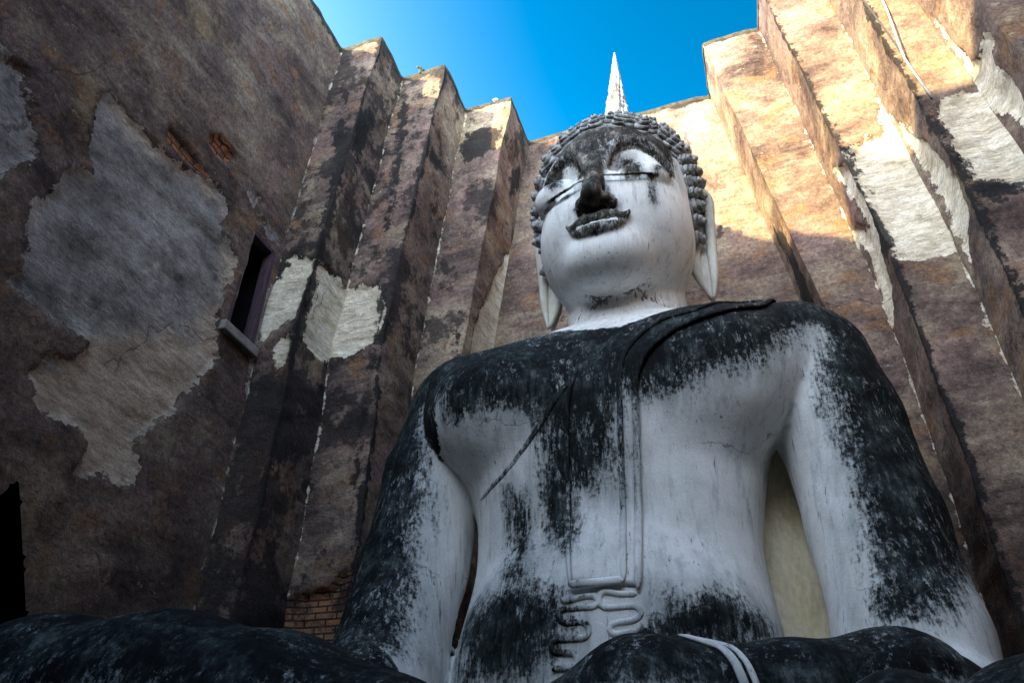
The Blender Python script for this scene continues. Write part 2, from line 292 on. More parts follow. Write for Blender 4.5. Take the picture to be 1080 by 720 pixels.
STAIN = {
    'LW': {'peel': [[(3.92, 7.57), (3.98, 7.22), (4.09, 6.85), (4.3, 6.52), (3.94, 6.48), (4.01, 6.38), (3.94, 5.93), (3.83, 5.62), (3.93, 5.31), (4.02, 4.94), (3.9, 4.66), (4.04, 4.64), (4.39, 4.66), (4.97, 4.66), (5.04, 4.66), (4.96, 4.35), (4.61, 4.23), (4.54, 3.97), (4.69, 3.77), (4.93, 3.67), (5.28, 3.76), (5.44, 3.63), (5.4, 3.33), (5.48, 3.23), (5.72, 3.39), (6.2, 3.45), (6.25, 3.71), (6.04, 3.92), (6.18, 4.19), (6.49, 4.56), (6.7, 5.12), (6.98, 5.68), (6.72, 6.09), (6.71, 6.58), (6.8, 7.17), (6.63, 7.3), (6.32, 7.49), (6.23, 7.97), (5.99, 8.02), (5.2, 7.69), (4.58, 7.65), (4.16, 7.66)], [(2.64, 6.81), (2.91, 6.95), (3.12, 6.9), (3.3, 6.65), (3.63, 6.2), (3.53, 5.88), (3.33, 5.34)], [(6.57, 8.39), (6.83, 8.57), (6.85, 8.34), (7.34, 8.29), (7.57, 8.22), (7.27, 8.13), (6.69, 8.3)], [(7.46, 7.23), (7.63, 7.45), (7.71, 6.95), (7.71, 6.17), (7.63, 5.71), (7.51, 6.46)]], 'tan': [[(4.97, 4.66), (5.04, 4.66), (4.72, 4.32), (4.43, 3.91), (4.54, 3.69), (4.97, 3.58), (5.32, 3.67), (5.43, 3.35), (5.52, 3.14), (6.24, 3.35), (6.38, 3.77), (6.17, 3.99), (6.32, 4.26), (6.64, 4.64), (6.86, 5.21), (7.15, 5.79), (6.89, 6.21), (6.88, 6.71), (6.95, 7.29), (6.66, 7.51), (6.47, 7.22), (6.71, 6.41), (6.31, 5.73), (5.64, 5.18)], [(4.1, 7.62), (4.58, 7.65), (5.2, 7.69), (5.99, 8.02), (6.29, 7.83), (5.79, 7.73), (4.98, 7.55), (4.49, 7.49)]], 'brick': [[(4.93, 8.08), (5.13, 8.06), (5.42, 8.1), (5.82, 8.0), (5.69, 7.95), (5.24, 7.82), (5.0, 7.84)], [(5.55, 8.61), (5.75, 8.8), (6.11, 8.74), (6.09, 8.56), (5.81, 8.42), (5.6, 8.45)]]},
    'FL1': {'peel': [[(-6.4, 7.88), (-6.34, 8.08), (-6.15, 7.99), (-5.81, 7.8), (-5.62, 7.68), (-5.68, 7.26), (-5.76, 6.61), (-5.99, 6.73), (-6.32, 6.6), (-6.49, 6.34), (-6.65, 6.93), (-6.57, 7.38)], [(-6.4, 6.22), (-6.13, 6.43), (-5.9, 6.28), (-6.09, 5.87), (-6.3, 6.13)]], 'mould': [[(-6.23, 12.29), (-5.78, 11.96), (-5.86, 11.58), (-6.06, 11.93)], [(-5.86, 11.18), (-5.41, 10.38), (-5.34, 9.64), (-5.78, 8.67), (-5.84, 9.8), (-6.04, 10.86)], [(-5.74, 8.45), (-5.83, 6.58), (-5.94, 4.93), (-6.05, 4.97), (-5.97, 6.61), (-5.87, 8.49), (-5.88, 9.82), (-5.63, 9.62)]]},
    'SL1': {'peel': [[(7.67, 7.89), (7.93, 7.9), (8.26, 7.92), (8.54, 7.88), (8.63, 7.98), (8.75, 7.54), (8.71, 6.65), (8.57, 6.41), (8.0, 6.4), (7.79, 6.48)]], 'mould': [[(7.58, 11.23), (7.88, 11.66), (8.19, 11.67), (8.11, 10.94), (8.03, 10.25), (7.81, 10.26)], [(7.71, 9.7), (7.81, 8.6), (7.96, 6.81), (7.72, 5.72), (7.76, 4.98), (7.61, 4.55), (7.39, 4.86), (7.6, 6.57), (7.54, 8.37), (7.45, 9.55)]]},
    'FL2': {'peel': [[(-5.84, 7.97), (-5.5, 7.9), (-5.19, 7.79), (-5.02, 7.26), (-5.11, 6.82), (-5.57, 6.55), (-5.99, 6.58), (-5.96, 7.48)]], 'brick': [[(-6.0, 2.82), (-5.76, 2.89), (-5.39, 2.92), (-5.21, 3.11), (-5.05, 3.11), (-4.91, 2.88), (-4.86, 2.07), (-6.0, 2.14)]], 'mould': [[(-5.32, 13.01), (-5.11, 12.47), (-5.11, 11.09), (-5.08, 10.56), (-5.19, 9.39), (-5.27, 8.96), (-5.33, 10.02), (-5.31, 11.02)], [(-5.06, 7.86), (-5.13, 7.29), (-5.13, 6.38), (-5.14, 5.54), (-5.15, 4.48), (-5.18, 3.66), (-5.23, 4.63), (-5.22, 6.39), (-5.21, 7.69)]]},
    'SL3': {'peel': [[(10.93, 10.04), (11.15, 10.41), (11.39, 9.67), (11.58, 8.77), (11.33, 7.74), (10.03, 6.78), (10.09, 7.68), (10.39, 8.71)]], 'mould': [[(10.45, 11.93), (10.78, 12.39), (10.99, 11.89), (10.56, 11.36)]]},
    'FR2': {'peel': [[(2.85, 9.56), (2.96, 8.97), (3.06, 8.53), (3.08, 8.0), (3.1, 6.95), (3.2, 6.28), (2.91, 6.39), (2.41, 6.38), (2.3, 6.85), (2.17, 7.77), (2.01, 8.5), (2.72, 8.75)], [(2.83, 11.53), (2.93, 11.34), (3.0, 10.43), (2.97, 9.51), (2.87, 9.78), (2.86, 10.73)], [(3.04, 5.43), (3.1, 5.31), (3.11, 5.07), (2.94, 5.29)]], 'mould': [[(2.15, 8.35), (2.23, 8.16), (2.29, 7.28), (2.29, 6.36), (2.25, 5.47), (2.18, 5.41), (2.18, 6.23), (2.16, 7.23)], [(2.31, 8.39), (2.19, 8.43), (1.91, 8.59), (2.2, 8.74)], [(2.14, 5.35), (2.09, 4.43), (2.2, 3.93), (2.33, 4.9), (2.27, 5.46)]]},
    'SR2': {'peel': [[(9.29, 8.86), (8.65, 8.34), (8.65, 7.6), (8.87, 7.08), (9.18, 6.16), (9.8, 6.11), (9.76, 6.41), (9.65, 7.02), (9.5, 7.36), (9.9, 8.1), (9.13, 7.49), (9.16, 8.0)]], 'mould': [[(8.58, 8.35), (8.55, 7.88), (8.55, 6.96), (8.63, 6.53), (9.0, 6.67), (8.88, 7.45), (8.86, 8.2)]]},
    'SR3': {'peel': [[(8.59, 9.07), (8.05, 7.83), (7.76, 6.82), (7.92, 6.34), (8.42, 6.03), (8.48, 6.76), (8.45, 7.71), (8.56, 8.41)]], 'mould': [[(7.57, 8.21), (7.49, 7.83), (7.42, 6.95), (7.32, 6.3), (7.53, 6.42), (7.62, 7.17), (7.73, 8.03)]]},
    'FR3': {'peel': [[(3.09, 8.01), (3.39, 8.11), (3.66, 8.1), (3.68, 8.53), (3.56, 9.69), (3.69, 9.51), (3.84, 8.31), (4.04, 7.49), (3.67, 6.4), (3.35, 6.61), (3.13, 6.62)]], 'mould': [[(2.98, 8.13), (3.05, 7.87), (3.16, 7.13), (3.21, 6.59), (3.12, 6.5), (3.06, 7.16), (2.95, 7.91)], [(3.13, 6.62), (3.44, 6.58), (3.69, 6.47), (3.32, 6.21), (3.14, 6.41)]]},
    'SR4': {'peel': [[(7.54, 9.58), (7.49, 9.27), (7.45, 8.37), (7.16, 8.26), (6.89, 8.29), (6.77, 8.08), (7.06, 8.01), (7.11, 7.61), (7.11, 6.91), (7.26, 6.84), (7.69, 7.89), (7.58, 8.49)]]},
    'SL2': {'mould': [[(8.78, 11.21), (9.09, 11.27), (9.51, 11.17), (9.02, 10.95), (8.7, 10.86)], [(8.47, 8.09), (8.48, 7.71), (8.49, 6.89), (8.59, 5.5), (8.46, 4.38), (8.35, 5.37), (8.4, 7.09)]]},
    'FL3': {'mould': [[(-4.39, 12.62), (-3.97, 12.68), (-3.54, 12.43), (-3.66, 11.98), (-4.04, 11.84), (-4.39, 11.76), (-4.49, 12.13)], [(-4.26, 7.92), (-4.22, 6.83), (-4.31, 6.57), (-4.33, 7.53)]]},
    'FR1': {'mould': [[(1.13, 8.39), (1.18, 8.33), (1.32, 7.33), (1.38, 6.81), (1.28, 6.83), (1.16, 7.65)], [(1.45, 6.9), (1.55, 6.57), (1.34, 6.53)]]},
    'SR1': {'mould': [[(10.74, 9.21), (10.16, 8.64), (10.22, 7.69), (10.34, 7.1), (10.92, 7.63), (10.7, 8.55)]]},
}

# ---------------------------------------------------------------- ground and shrine
H = 13.4; G0 = -1.6
gv = [(-400, -400, G0), (400, -400, G0), (400, 400, G0), (-400, 400, G0)]
tag(mesh_obj('ground', gv, [(0, 1, 2, 3)], M_GROUND, smooth=False), 'worn grey paving around the shrine', 'ground', kind='structure')
def lean(z, A): return A*np.clip((H-z)/6.6, 0, 1)
# facets along the inner perimeter: name, kind, (start, end), constant, lean at start/end
FAC = [('LW', 'S', -8, 7.65, -6.23, .33, -1), ('FL1', 'F', (-6.23, .33, -1), (-5.35, .58, -1), 7.65), ('SL1', 'S', 7.65, 8.63, -5.35, .58, -1),
       ('FL2', 'F', (-5.35, .58, -1), (-4.40, .62, -1), 8.63), ('SL2', 'S', 8.63, 9.8, -4.40, .62, -1), ('FL3', 'F', (-4.40, .62, -1), (-3.36, .85, -1), 9.8),
       ('SL3', 'S', 9.8, 11.05, -3.36, .85, -1), ('BW', 'F', (-3.36, .85, -1), (.65, .85, 1), 11.05), ('SR1', 'S', 11.05, 9.74, .65, .85, 1),
       ('FR1', 'F', (.65, .85, 1), (1.72, .56, 1), 9.74), ('SR2', 'S', 9.74, 8.62, 1.72, .56, 1), ('FR2', 'F', (1.72, .56, 1), (2.65, .38, 1), 8.62),
       ('SR3', 'S', 8.62, 7.63, 2.65, .38, 1), ('FR3', 'F', (2.65, .38, 1), (3.20, .55, 1), 7.63), ('SR4', 'S', 7.63, 6.6, 3.20, .55, 1),
       ('FR4', 'F', (3.20, .55, 1), (4.10, .5, 1), 6.6), ('RW', 'S', 6.6, -8, 4.10, .5, 1), ('FW', 'F', (4.10, .5, 1), (-6.23, .33, -1), -8)]
LABEL = {'LW': 'long shaded plaster wall with a grey peeled patch and window', 'BW': 'back plaster wall behind the head', 'RW': 'dark plaster wall at the right'}
shrine = empty('plaster_shrine', (-1.4, 2, G0), 'tall roofless shrine of stained brown plaster walls stepped like folds around the statue', 'building')
DOOR = [(4.3, 1.6), (4.5, 2.3), (4.86, 2.97), (5.14, 2.45), (5.46, 1.85), (5.56, G0), (4.2, G0)]
RES = .05
def facet(d):
    name, kind = d[0], d[1]
    L = abs((d[3]-d[2]) if kind == 'S' else d[3][0]-d[2][0])+.5
    nu = max(6, int(round(L/RES))); nv = int(round((H-G0)/RES))
    if name in ('RW', 'FW'): nu //= 3
    s = np.linspace(0, 1, nu+1); z = np.linspace(G0, H, nv+1)
    SS, Z = np.meshgrid(s, z, indexing='ij')
    if kind == 'S':
        Y = d[2]+(d[3]-d[2])*SS; X = d[4]+d[6]*lean(Z, d[5]); U = Y; Nn = np.array([-d[6], 0, 0.])
    else:
        x0 = d[2][0]+d[2][2]*lean(Z, d[2][1]); x1 = d[3][0]+d[3][2]*lean(Z, d[3][1])
        X = x0+(x1-x0)*SS; Y = np.full_like(X, d[4]); U = X; Nn = np.array([0, -1. if name != 'FW' else 1., 0])
    V0 = np.stack([X, Y, Z], -1)
    # worn corners: the shared edges wander a little, the faces undulate
    du = np.minimum(SS, 1-SS)*L; q = np.clip(du/.30, 0, 1)
    cw = np.stack([X*0+7.7*np.round(X), np.round(Y)*3.1, Z*1.6], -1)
    wob = np.stack([.045*fbm(V0*np.array([.01, .01, 1.1]), 4, 3), .045*fbm(V0*np.array([.01, .01, 1.3])+40, 4, 5), 0*Z], -1)
    V = V0+wob*(1-q)[..., None]
    amp = .055*fbm(V0*np.array([.8, .8, 1.5]), 3, 11)+.035*fbm(V0*np.array([2.2, 2.2, 5.0]), 3, 21)
    sd = {}
    stn = STAIN.get(name, {})
    for k in ('peel', 'tan', 'brick', 'mould'):
        sd[k] = polys_sd(U, Z, stn.get(k, [])) if stn.get(k) else np.full(Z.shape, -3.)
    ragged = .2*fbm(V0*4.5, 4, 31)
    amp = amp-.05*np.clip((sd['peel']+ragged)/.04+.5, 0, 1)-.09*np.clip((sd['brick']+ragged*.4)/.06+.5, 0, 1)
    if name == 'LW': amp = amp*np.clip(np.abs(poly_sd(U, Z, DOOR))/.25, 0, 1)
    V = V+Nn*(amp*q)[..., None]
    top = np.clip((Z-(H-.3))/.3, 0, 1); V[..., 2] += top*(.05*fbm(V0*np.array([1.6, 1.6, 0])+9, 3, 41)-.01)
    if name == 'LW':                                                    # dip shaped into the unseen wall top to let sun through
        dip = np.clip(np.minimum(U+5.3, -2.1-U)/.5, 0, 1); V[..., 2] -= .85*dip*np.clip((Z-10.5)/2.9, 0, 1)
    n1 = nv+1
    if name == 'LW':                                                    # the doorway's jambs follow its pointed outline
        dp = np.array(DOOR); sdd = poly_sd(U, Z, DOOR); near = np.abs(sdd) < RES*1.05
        for i, j in np.argwhere(near):
            best = None
            for a_, b_ in zip(dp, np.roll(dp, -1, 0)):
                e_ = b_-a_; t_ = np.clip(((U[i, j]-a_[0])*e_[0]+(Z[i, j]-a_[1])*e_[1])/(e_@e_), 0, 1); c_ = a_+t_*e_
                dd = math.hypot(*(c_-(U[i, j], Z[i, j])))
                if best is None or dd < best[0]: best = (dd, c_)
            if sdd[i, j] > 0 or best[0] < RES*.5: V[i, j, 1], V[i, j, 2] = best[1]
    F = []
    hole = np.zeros((nu, nv), bool)
    if name == 'FW':
        uc = (U[:-1, :-1]+U[1:, 1:])/2; hole = (uc > -1.8) & (uc < 4.4) & ((Z[:-1, :-1]) > -1.2)  # unseen front wall, opened wide to let in fill light
    if name == 'LW':
        uc = (U[:-1, :-1]+U[1:, 1:])/2; zc = (Z[:-1, :-1]+Z[1:, 1:])/2
        hole = (poly_sd(uc, zc, DOOR) > 0) | ((uc > 6.95) & (uc < 7.50) & (zc > 6.22) & (zc < 8.0))
    for i in range(nu):
        for j in range(nv):
            if hole[i, j]: continue
            a = i*n1+j; F.append((a, a+n1, a+n1+1, a+1))
    # moss on the outer corners, lime lines in the inner ones
    for end, (names, key, wd) in {('e', 1): (('FL1', 'FL2', 'SR2', 'SR3'), 'mould', .085), ('s', 1): (('SL1', 'SL2', 'FR2', 'FR3'), 'mould', .085),
                                  ('e', 2): (('LW', 'SL1', 'SL2', 'FR1', 'FR2'), 'peel', .012), ('s', 2): (('FL1', 'FL2', 'FL3', 'SR2', 'SR3'), 'peel', .012)}.items():
        if name in names:
            dd = ((1-SS) if end[0] == 'e' else SS)*L; zz = np.stack([Z*0+(3 if end[0] == 'e' else 3)+d[2] if kind == 'S' else Z*0+3., Z*0+7., Z*1.3], -1)
            patchy = fbm(zz*np.array([.1, 1, 1]), 4, 71)
            sd[key] = np.maximum(sd[key], wd*(1+(1.6 if key == 'mould' else 2.6)*patchy)-dd-(0 if key == 'mould' else .012))
    lower_dark = np.clip((3.4-Z+.9*fbm(V0*.6, 3, 51))/3.2, 0, 1) if name not in ('FW',) else Z*0
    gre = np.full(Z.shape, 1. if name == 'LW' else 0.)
    stainy = np.full(Z.shape, {'FL1': .9, 'SL1': .9, 'FL2': .8, 'SL2': .6, 'FL3': .7, 'SL3': .6}.get(name, .0))
    cop = H-Z
    sd['mould'] = np.maximum(sd['mould'], .10-cop*1.0-.12*(fbm(V0*3, 3, 61)+.3))
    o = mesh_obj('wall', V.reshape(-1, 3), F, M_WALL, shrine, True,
                 dict(peel=sd['peel'].ravel(), tan=sd['tan'].ravel(), brick=sd['brick'].ravel(), mould=sd['mould'].ravel(), lower_dark=lower_dark.ravel()*.9, greyness=gre.ravel(), stainy=stainy.ravel()))
    uv = o.data.uv_layers.new(name='UVMap')
    li = np.empty(len(o.data.loops), np.int32); o.data.loops.foreach_get('vertex_index', li)
    uv.data.foreach_set('uv', np.stack([U.ravel()[li], Z.ravel()[li]], -1).astype(np.float32).ravel())
    if name in LABEL: o['label'] = LABEL[name]
    return V[:, -1], V
TOPS = []
for d in FAC:
    t_, full = facet(d); TOPS.append(t_)
# the wall's thickness: coping strip, flat top and outer faces
ring = np.concatenate([t_[:-1] for t_ in TOPS])
ring = ring[::2]; nr = len(ring)
ctr = np.array([-1.2, 1.5]); outer = []
for p in ring:
    v = p[:2]-ctr; k = min(abs(((8.6 if v[0] < 0 else 9.2))/v[0]) if abs(v[0]) > 1e-6 else 9e9, abs((12.4 if v[1] > 0 else 12.6)/v[1]) if abs(v[1]) > 1e-6 else 9e9)
    outer.append(ctr+v*max(k, 1.02))
outer = np.array(outer)
V = []; F = []
lift = .05+.03*fbm(ring*2.3, 2, 71)
for p, q, l in zip(ring, outer, lift):
    d2 = (q-p[:2])/np.linalg.norm(q-p[:2])
    V += [(p[0], p[1], p[2]-.06), (p[0]-d2[0]*.03, p[1]-d2[1]*.03, p[2]+l*.5), (p[0]+d2[0]*.12, p[1]+d2[1]*.12, p[2]+l), (q[0], q[1], p[2]+.05), (q[0]*1.03, q[1]*1.03, G0)]
for i in range(nr):
    j = (i+1) % nr
    for k in range(4): F.append((i*5+k, j*5+k, j*5+k+1, i*5+k+1))
mesh_obj('wall_top', V, F, M_COPE, shrine, True)
# window: sill, timber frame, leaning shutter leaf, dark recess
XW = -6.23-.33*np.clip((H-7.1)/6.6, 0, 1)
fr = [box((XW-.14, 7.44, 6.16), (XW+.02, 7.54, 8.02)), box((XW-.14, 6.90, 7.94), (XW+.02, 7.44, 8.03)), box((XW-.14, 6.90, 6.16), (XW+.005, 6.97, 7.94))]
wf = mesh_obj('window', *join(fr), M_WOOD, shrine, False); bevel(wf, .012)
sl = mesh_obj('sill', *box((XW-.2, 6.80, 6.04), (XW+.085, 7.60, 6.20)), M_SILL, wf, False); bevel(sl, .02)
mesh_obj('shutter', *box((XW-.55, 6.99, 6.22), (XW-.50, 7.20, 7.90)), M_WOOD, wf, False)
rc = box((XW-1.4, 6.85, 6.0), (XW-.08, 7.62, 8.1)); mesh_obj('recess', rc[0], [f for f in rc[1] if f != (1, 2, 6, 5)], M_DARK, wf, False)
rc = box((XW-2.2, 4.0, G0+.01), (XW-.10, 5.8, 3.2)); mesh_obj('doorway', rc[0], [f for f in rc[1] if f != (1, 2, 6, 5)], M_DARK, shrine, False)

# ---------------------------------------------------------------- implicit-surface sculpting (numpy)
def smin(a, b, k):
    h = np.clip(.5+.5*(b-a)/k, 0, 1)
    return b*(1-h)+a*h-k*h*(1-h)
def smax(a, b, k): return -smin(-a, -b, k)
def cone(P, a, b, ra, rb, sq=(1, 1, 1)):
    """tapered capsule"""
    s = np.array(sq, np.float32)
    a = np.array(a, np.float32)*s; b = np.array(b, np.float32)*s
    d = b-a; Q = P*s-a
    t = np.clip((Q@d)/max(float(d@d), 1e-9), 0, 1)
    return np.sqrt(((Q-t[..., None]*d)**2).sum(-1))-(ra+(rb-ra)*t)
def poly(P, pts, k=.05):
    """chain of tapered capsules; pts = (x,y,z,r)"""
    f = None
    for p, q in zip(pts[:-1], pts[1:]):
        g = cone(P, p[:3], q[:3], p[3], q[3])
        f = g if f is None else smin(f, g, k)
    return f
def ell(P, c, r):
    r = np.array(r, np.float32); Q = (P-np.array(c, np.float32))
    k0 = np.sqrt(((Q/r)**2).sum(-1)); k1 = np.sqrt(((Q/r**2)**2).sum(-1))+1e-6
    return k0*(k0-1)/k1
def loft(P, rows, n=2.4):
    """rows: z, cx, cy, half-width, front depth, back depth"""
    R = np.array(rows, np.float32); z = P[..., 2]
    g = [np.interp(z, R[:, 0], R[:, i]) for i in range(1, 6)]
    x = np.abs(P[..., 0]-g[0])/g[2]
    y = P[..., 1]-g[1]; y = np.where(y < 0, -y/g[3], y/g[4])
    q = (x**n+y**n)**(1/n)
    f = (q-1)*np.minimum(g[2], g[3])*.85
    return np.maximum(f, np.maximum(R[0, 0]-z, z-R[-1, 0]))
def smooth_rows(rows, m=60):
    R = np.array(rows, float); z = np.linspace(R[0, 0], R[-1, 0], m)
    out = [z]
    for i in range(1, R.shape[1]):
        v = np.interp(z, R[:, 0], R[:, i])
        for _ in range(6):
            v[1:-1] = (v[:-2]+2*v[1:-1]+v[2:])/4
        out.append(v)
    return np.array(out).T

TORSO = smooth_rows([(-.6, -1.5, 7.7, 2.0, 1.25, 1.4), (.8, -1.55, 7.8, 1.78, 1.05, 1.25), (1.6, -1.55, 7.9, 1.66, .98, 1.2), (2.6, -1.48, 7.95, 1.50, .92, 1.1),
    (3.3, -1.43, 7.98, 1.58, .95, 1.1), (3.8, -1.47, 8.0, 1.80, 1.0, 1.1), (4.3, -1.44, 8.05, 2.02, 1.05, 1.1), (4.9, -1.36, 8.1, 2.15, .98, 1.05), (5.4, -1.3, 8.2, 1.85, .75, .95), (5.8, -1.2, 8.35, 1.05, .55, .75)])
ARM_R = [(-3.42, 8.1, 4.86, .66), (-3.64, 7.95, 3.9, .62), (-3.70, 7.65, 2.7, .60), (-3.68, 7.15, 1.5, .57), (-3.60, 6.4, .95, .52), (-3.55, 5.9, .80, .42)]
ARM_L = [(.92, 8.1, 4.78, .67), (1.04, 7.95, 3.9, .64), (1.10, 7.75, 2.7, .62), (1.10, 7.45, 1.6, .60), (1.04, 7.2, .8, .58)]
def body_sdf(P):
    f = loft(P, TORSO)
    f = smin(f, cone(P, (-3.22, 8.15, 4.84), (.74, 8.15, 4.80), .80, .80), .28)
    f = smin(f, cone(P, (-1.10, 8.5, 4.80), (-1.18, 8.6, 5.85), .98, .68), .24)       # trapezius to neck
    # pectorals and belly
    f = smin(f, ell(P, (-2.60, 7.50, 4.40), (.98, .66, .80)), .16)
    f = smin(f, ell(P, (-.25, 7.50, 4.45), (.98, .62, .85)), .30)
    f = smin(f, ell(P, (-1.5, 7.25, 1.6), (1.3, .48, 1.0)), .4)
    # arms
    f = smin(f, poly(P, ARM_R, .12), .035)
    f = smin(f, poly(P, ARM_L, .12), .035)
    # right hand resting on the thigh behind the shin
    for i, dx in enumerate((-.3, -.1, .1, .3)):
        f = smin(f, poly(P, [(-3.55+dx*.8, 5.9, .85, .17), (-3.55+dx, 5.5, 1.0, .15), (-3.55+dx, 5.15, 1.0, .13), (-3.55+dx, 4.95-.05*(i % 2), .9, .10)], .05), .05)
    f = smin(f, poly(P, [(-3.1, 5.9, .8, .16), (-2.8, 5.6, .8, .15), (-2.7, 5.4, .7, .11)], .05), .05)
    # legs: folded right leg in front, left knee and thigh behind it
    f = smin(f, poly(P, [(-2.2, 7.6, .0, 1.0), (-4.2, 6.2, .25, .95), (-5.6, 5.05, .55, .86)], .2), .2)
    f = smin(f, poly(P, [(-6.2, 5.0, .62, .72), (-5.4, 4.9, .78, .80), (-4.2, 4.85, .74, .77), (-3.3, 4.8, .55, .74), (-2.5, 4.75, .28, .70), (-1.2, 4.9, -.1, .62), (.6, 5.2, -.1, .5)], .2), .12)
    f = smin(f, poly(P, [(-.7, 7.6, .0, 1.0), (1.4, 6.4, .0, .9), (2.9, 5.2, .15, .82)], .2), .2)
    f = smin(f, poly(P, [(3.2, 5.1, .25, .80), (2.0, 4.85, .17, .78), (1.25, 4.7, .10, .74), (.4, 4.9, -.25, .66), (-1.4, 5.2, -.4, .6)], .2), .08)
    f = smin(f, ell(P, (.56, 4.72, .44), (.38, .52, .43)), .05)
    # left forearm across the lap and the hand, palm up
    f = smin(f, poly(P, [(1.10, 7.1, .9, .60), (.95, 6.45, .84, .46), (.72, 5.95, .88, .45), (-.0, 5.72, .80, .44), (-.30, 5.65, .78, .43)], .15), .03)
    f = smin(f, poly(P, [(-.4, 5.6, .80, .46), (-.9, 5.45, .80, .48), (-1.45, 5.45, .62, .40)], .15), .05)
    for i, dy in enumerate((-.3, -.1, .1, .3)):
        f = smin(f, poly(P, [(-1.3, 5.4+dy*.8, .62, .16), (-1.9, 5.4+dy, .48, .14), (-2.4+.06*abs(i-1.5), 5.4+dy, .42, .11)], .05), .06)
    return f

HX = -1.17
def head_base(P):
    f = ell(P, (HX, 8.6, 8.42), (1.17, 1.22, 1.30))
    f = smin(f, ell(P, (HX-.02, 8.22, 7.30), (1.09, 1.12, 1.27)), .35)
    f = smin(f, ell(P, (HX-.06, 7.45, 6.40), (.50, .40, .36)), .35)
    return f
def surf_y(F, x, z, y0=5.5, y1=8.6):
    x = np.atleast_1d(np.asarray(x, float)); z = np.atleast_1d(np.asarray(z, float))
    ys = np.linspace(y0, y1, 320)
    P = np.stack([np.repeat(x[:, None], 320, 1), np.repeat(ys[None], len(x), 0), np.repeat(z[:, None], 320, 1)], -1).astype(np.float32)
    v = F(P) < 0
    return ys[np.argmax(v, 1)]
def on_face(pts, F=None, out=0.0, ctr=None):
    c = HX-.085 if ctr is None else ctr
    P = np.array(pts, float)
    y = surf_y(F or head_base, c+P[:, 0], P[:, 1])-out
    return [(c+a[0], yy, a[1], a[2]) for a, yy in zip(P, y)]
def smooth_path(pts, n=6):
    P = np.array(pts, float); out = []
    for i in range(len(P)-1):
        p0, p1, p2, p3 = P[max(i-1, 0)], P[i], P[i+1], P[min(i+2, len(P)-1)]
        for t in np.linspace(0, 1, n, endpoint=False):
            out.append(.5*((2*p1)+(p2-p0)*t+(2*p0-5*p1+4*p2-p3)*t*t+(3*p1-p0-3*p2+p3)*t**3))
    out.append(P[-1]); return np.array(out)
FACE = {}
def face_parts():
    if FACE: return FACE
    brow = smooth_path([(0.10, 7.83, .07), (0.14, 8.11, .08), (0.28, 8.39, .085), (0.55, 8.51, .085), (0.82, 8.33, .075), (0.98, 8.03, .05)], 5)
    lid = smooth_path([(0.16, 7.530, .03), (0.35, 7.512, .035), (0.55, 7.547, .035), (0.78, 7.660, .03), (0.92, 7.760, .015)], 5)
    low = smooth_path([(0.17, 7.512, .02), (0.36, 7.434, .025), (0.56, 7.459, .025), (0.78, 7.600, .02)], 5)
    up = smooth_path([(-0.42, 6.89, .012), (-0.32, 6.79, .045), (-0.14, 6.81, .075), (0.00, 6.78, .07), (0.14, 6.81, .075), (0.32, 6.79, .045), (0.42, 6.89, .012)], 4)
    lo = smooth_path([(-0.34, 6.76, .015), (-0.20, 6.65, .065), (0.00, 6.61, .085), (0.20, 6.65, .065), (0.34, 6.76, .015)], 4)
    seam = smooth_path([(-0.43, 6.89, .014), (-0.32, 6.74, .018), (-0.16, 6.72, .02), (0.00, 6.71, .02), (0.16, 6.72, .02), (0.32, 6.74, .018), (0.43, 6.89, .014)], 5)
    m = lambda a: a*np.array([-1, 1, 1])
    FACE['brow'] = [on_face(brow, out=.03), on_face(m(brow), out=.03)]
    lid = lid*np.array([1, 1, .6]); low = low*np.array([1, 1, .8])
    FACE['lid'] = [on_face(lid, out=.085), on_face(m(lid), out=.085)]
    FACE['low'] = [on_face(low+np.array([0, 0, .018]), out=.04), on_face(m(low)+np.array([0, 0, .018]), out=.04)]
    FACE['up'] = on_face(up+np.array([0, .02, .012]), out=.06); FACE['lo'] = on_face(lo+np.array([0, 0, .012]), out=.03); FACE['seam'] = on_face(seam+np.array([0, 0, .008]), out=.15)
    return FACE
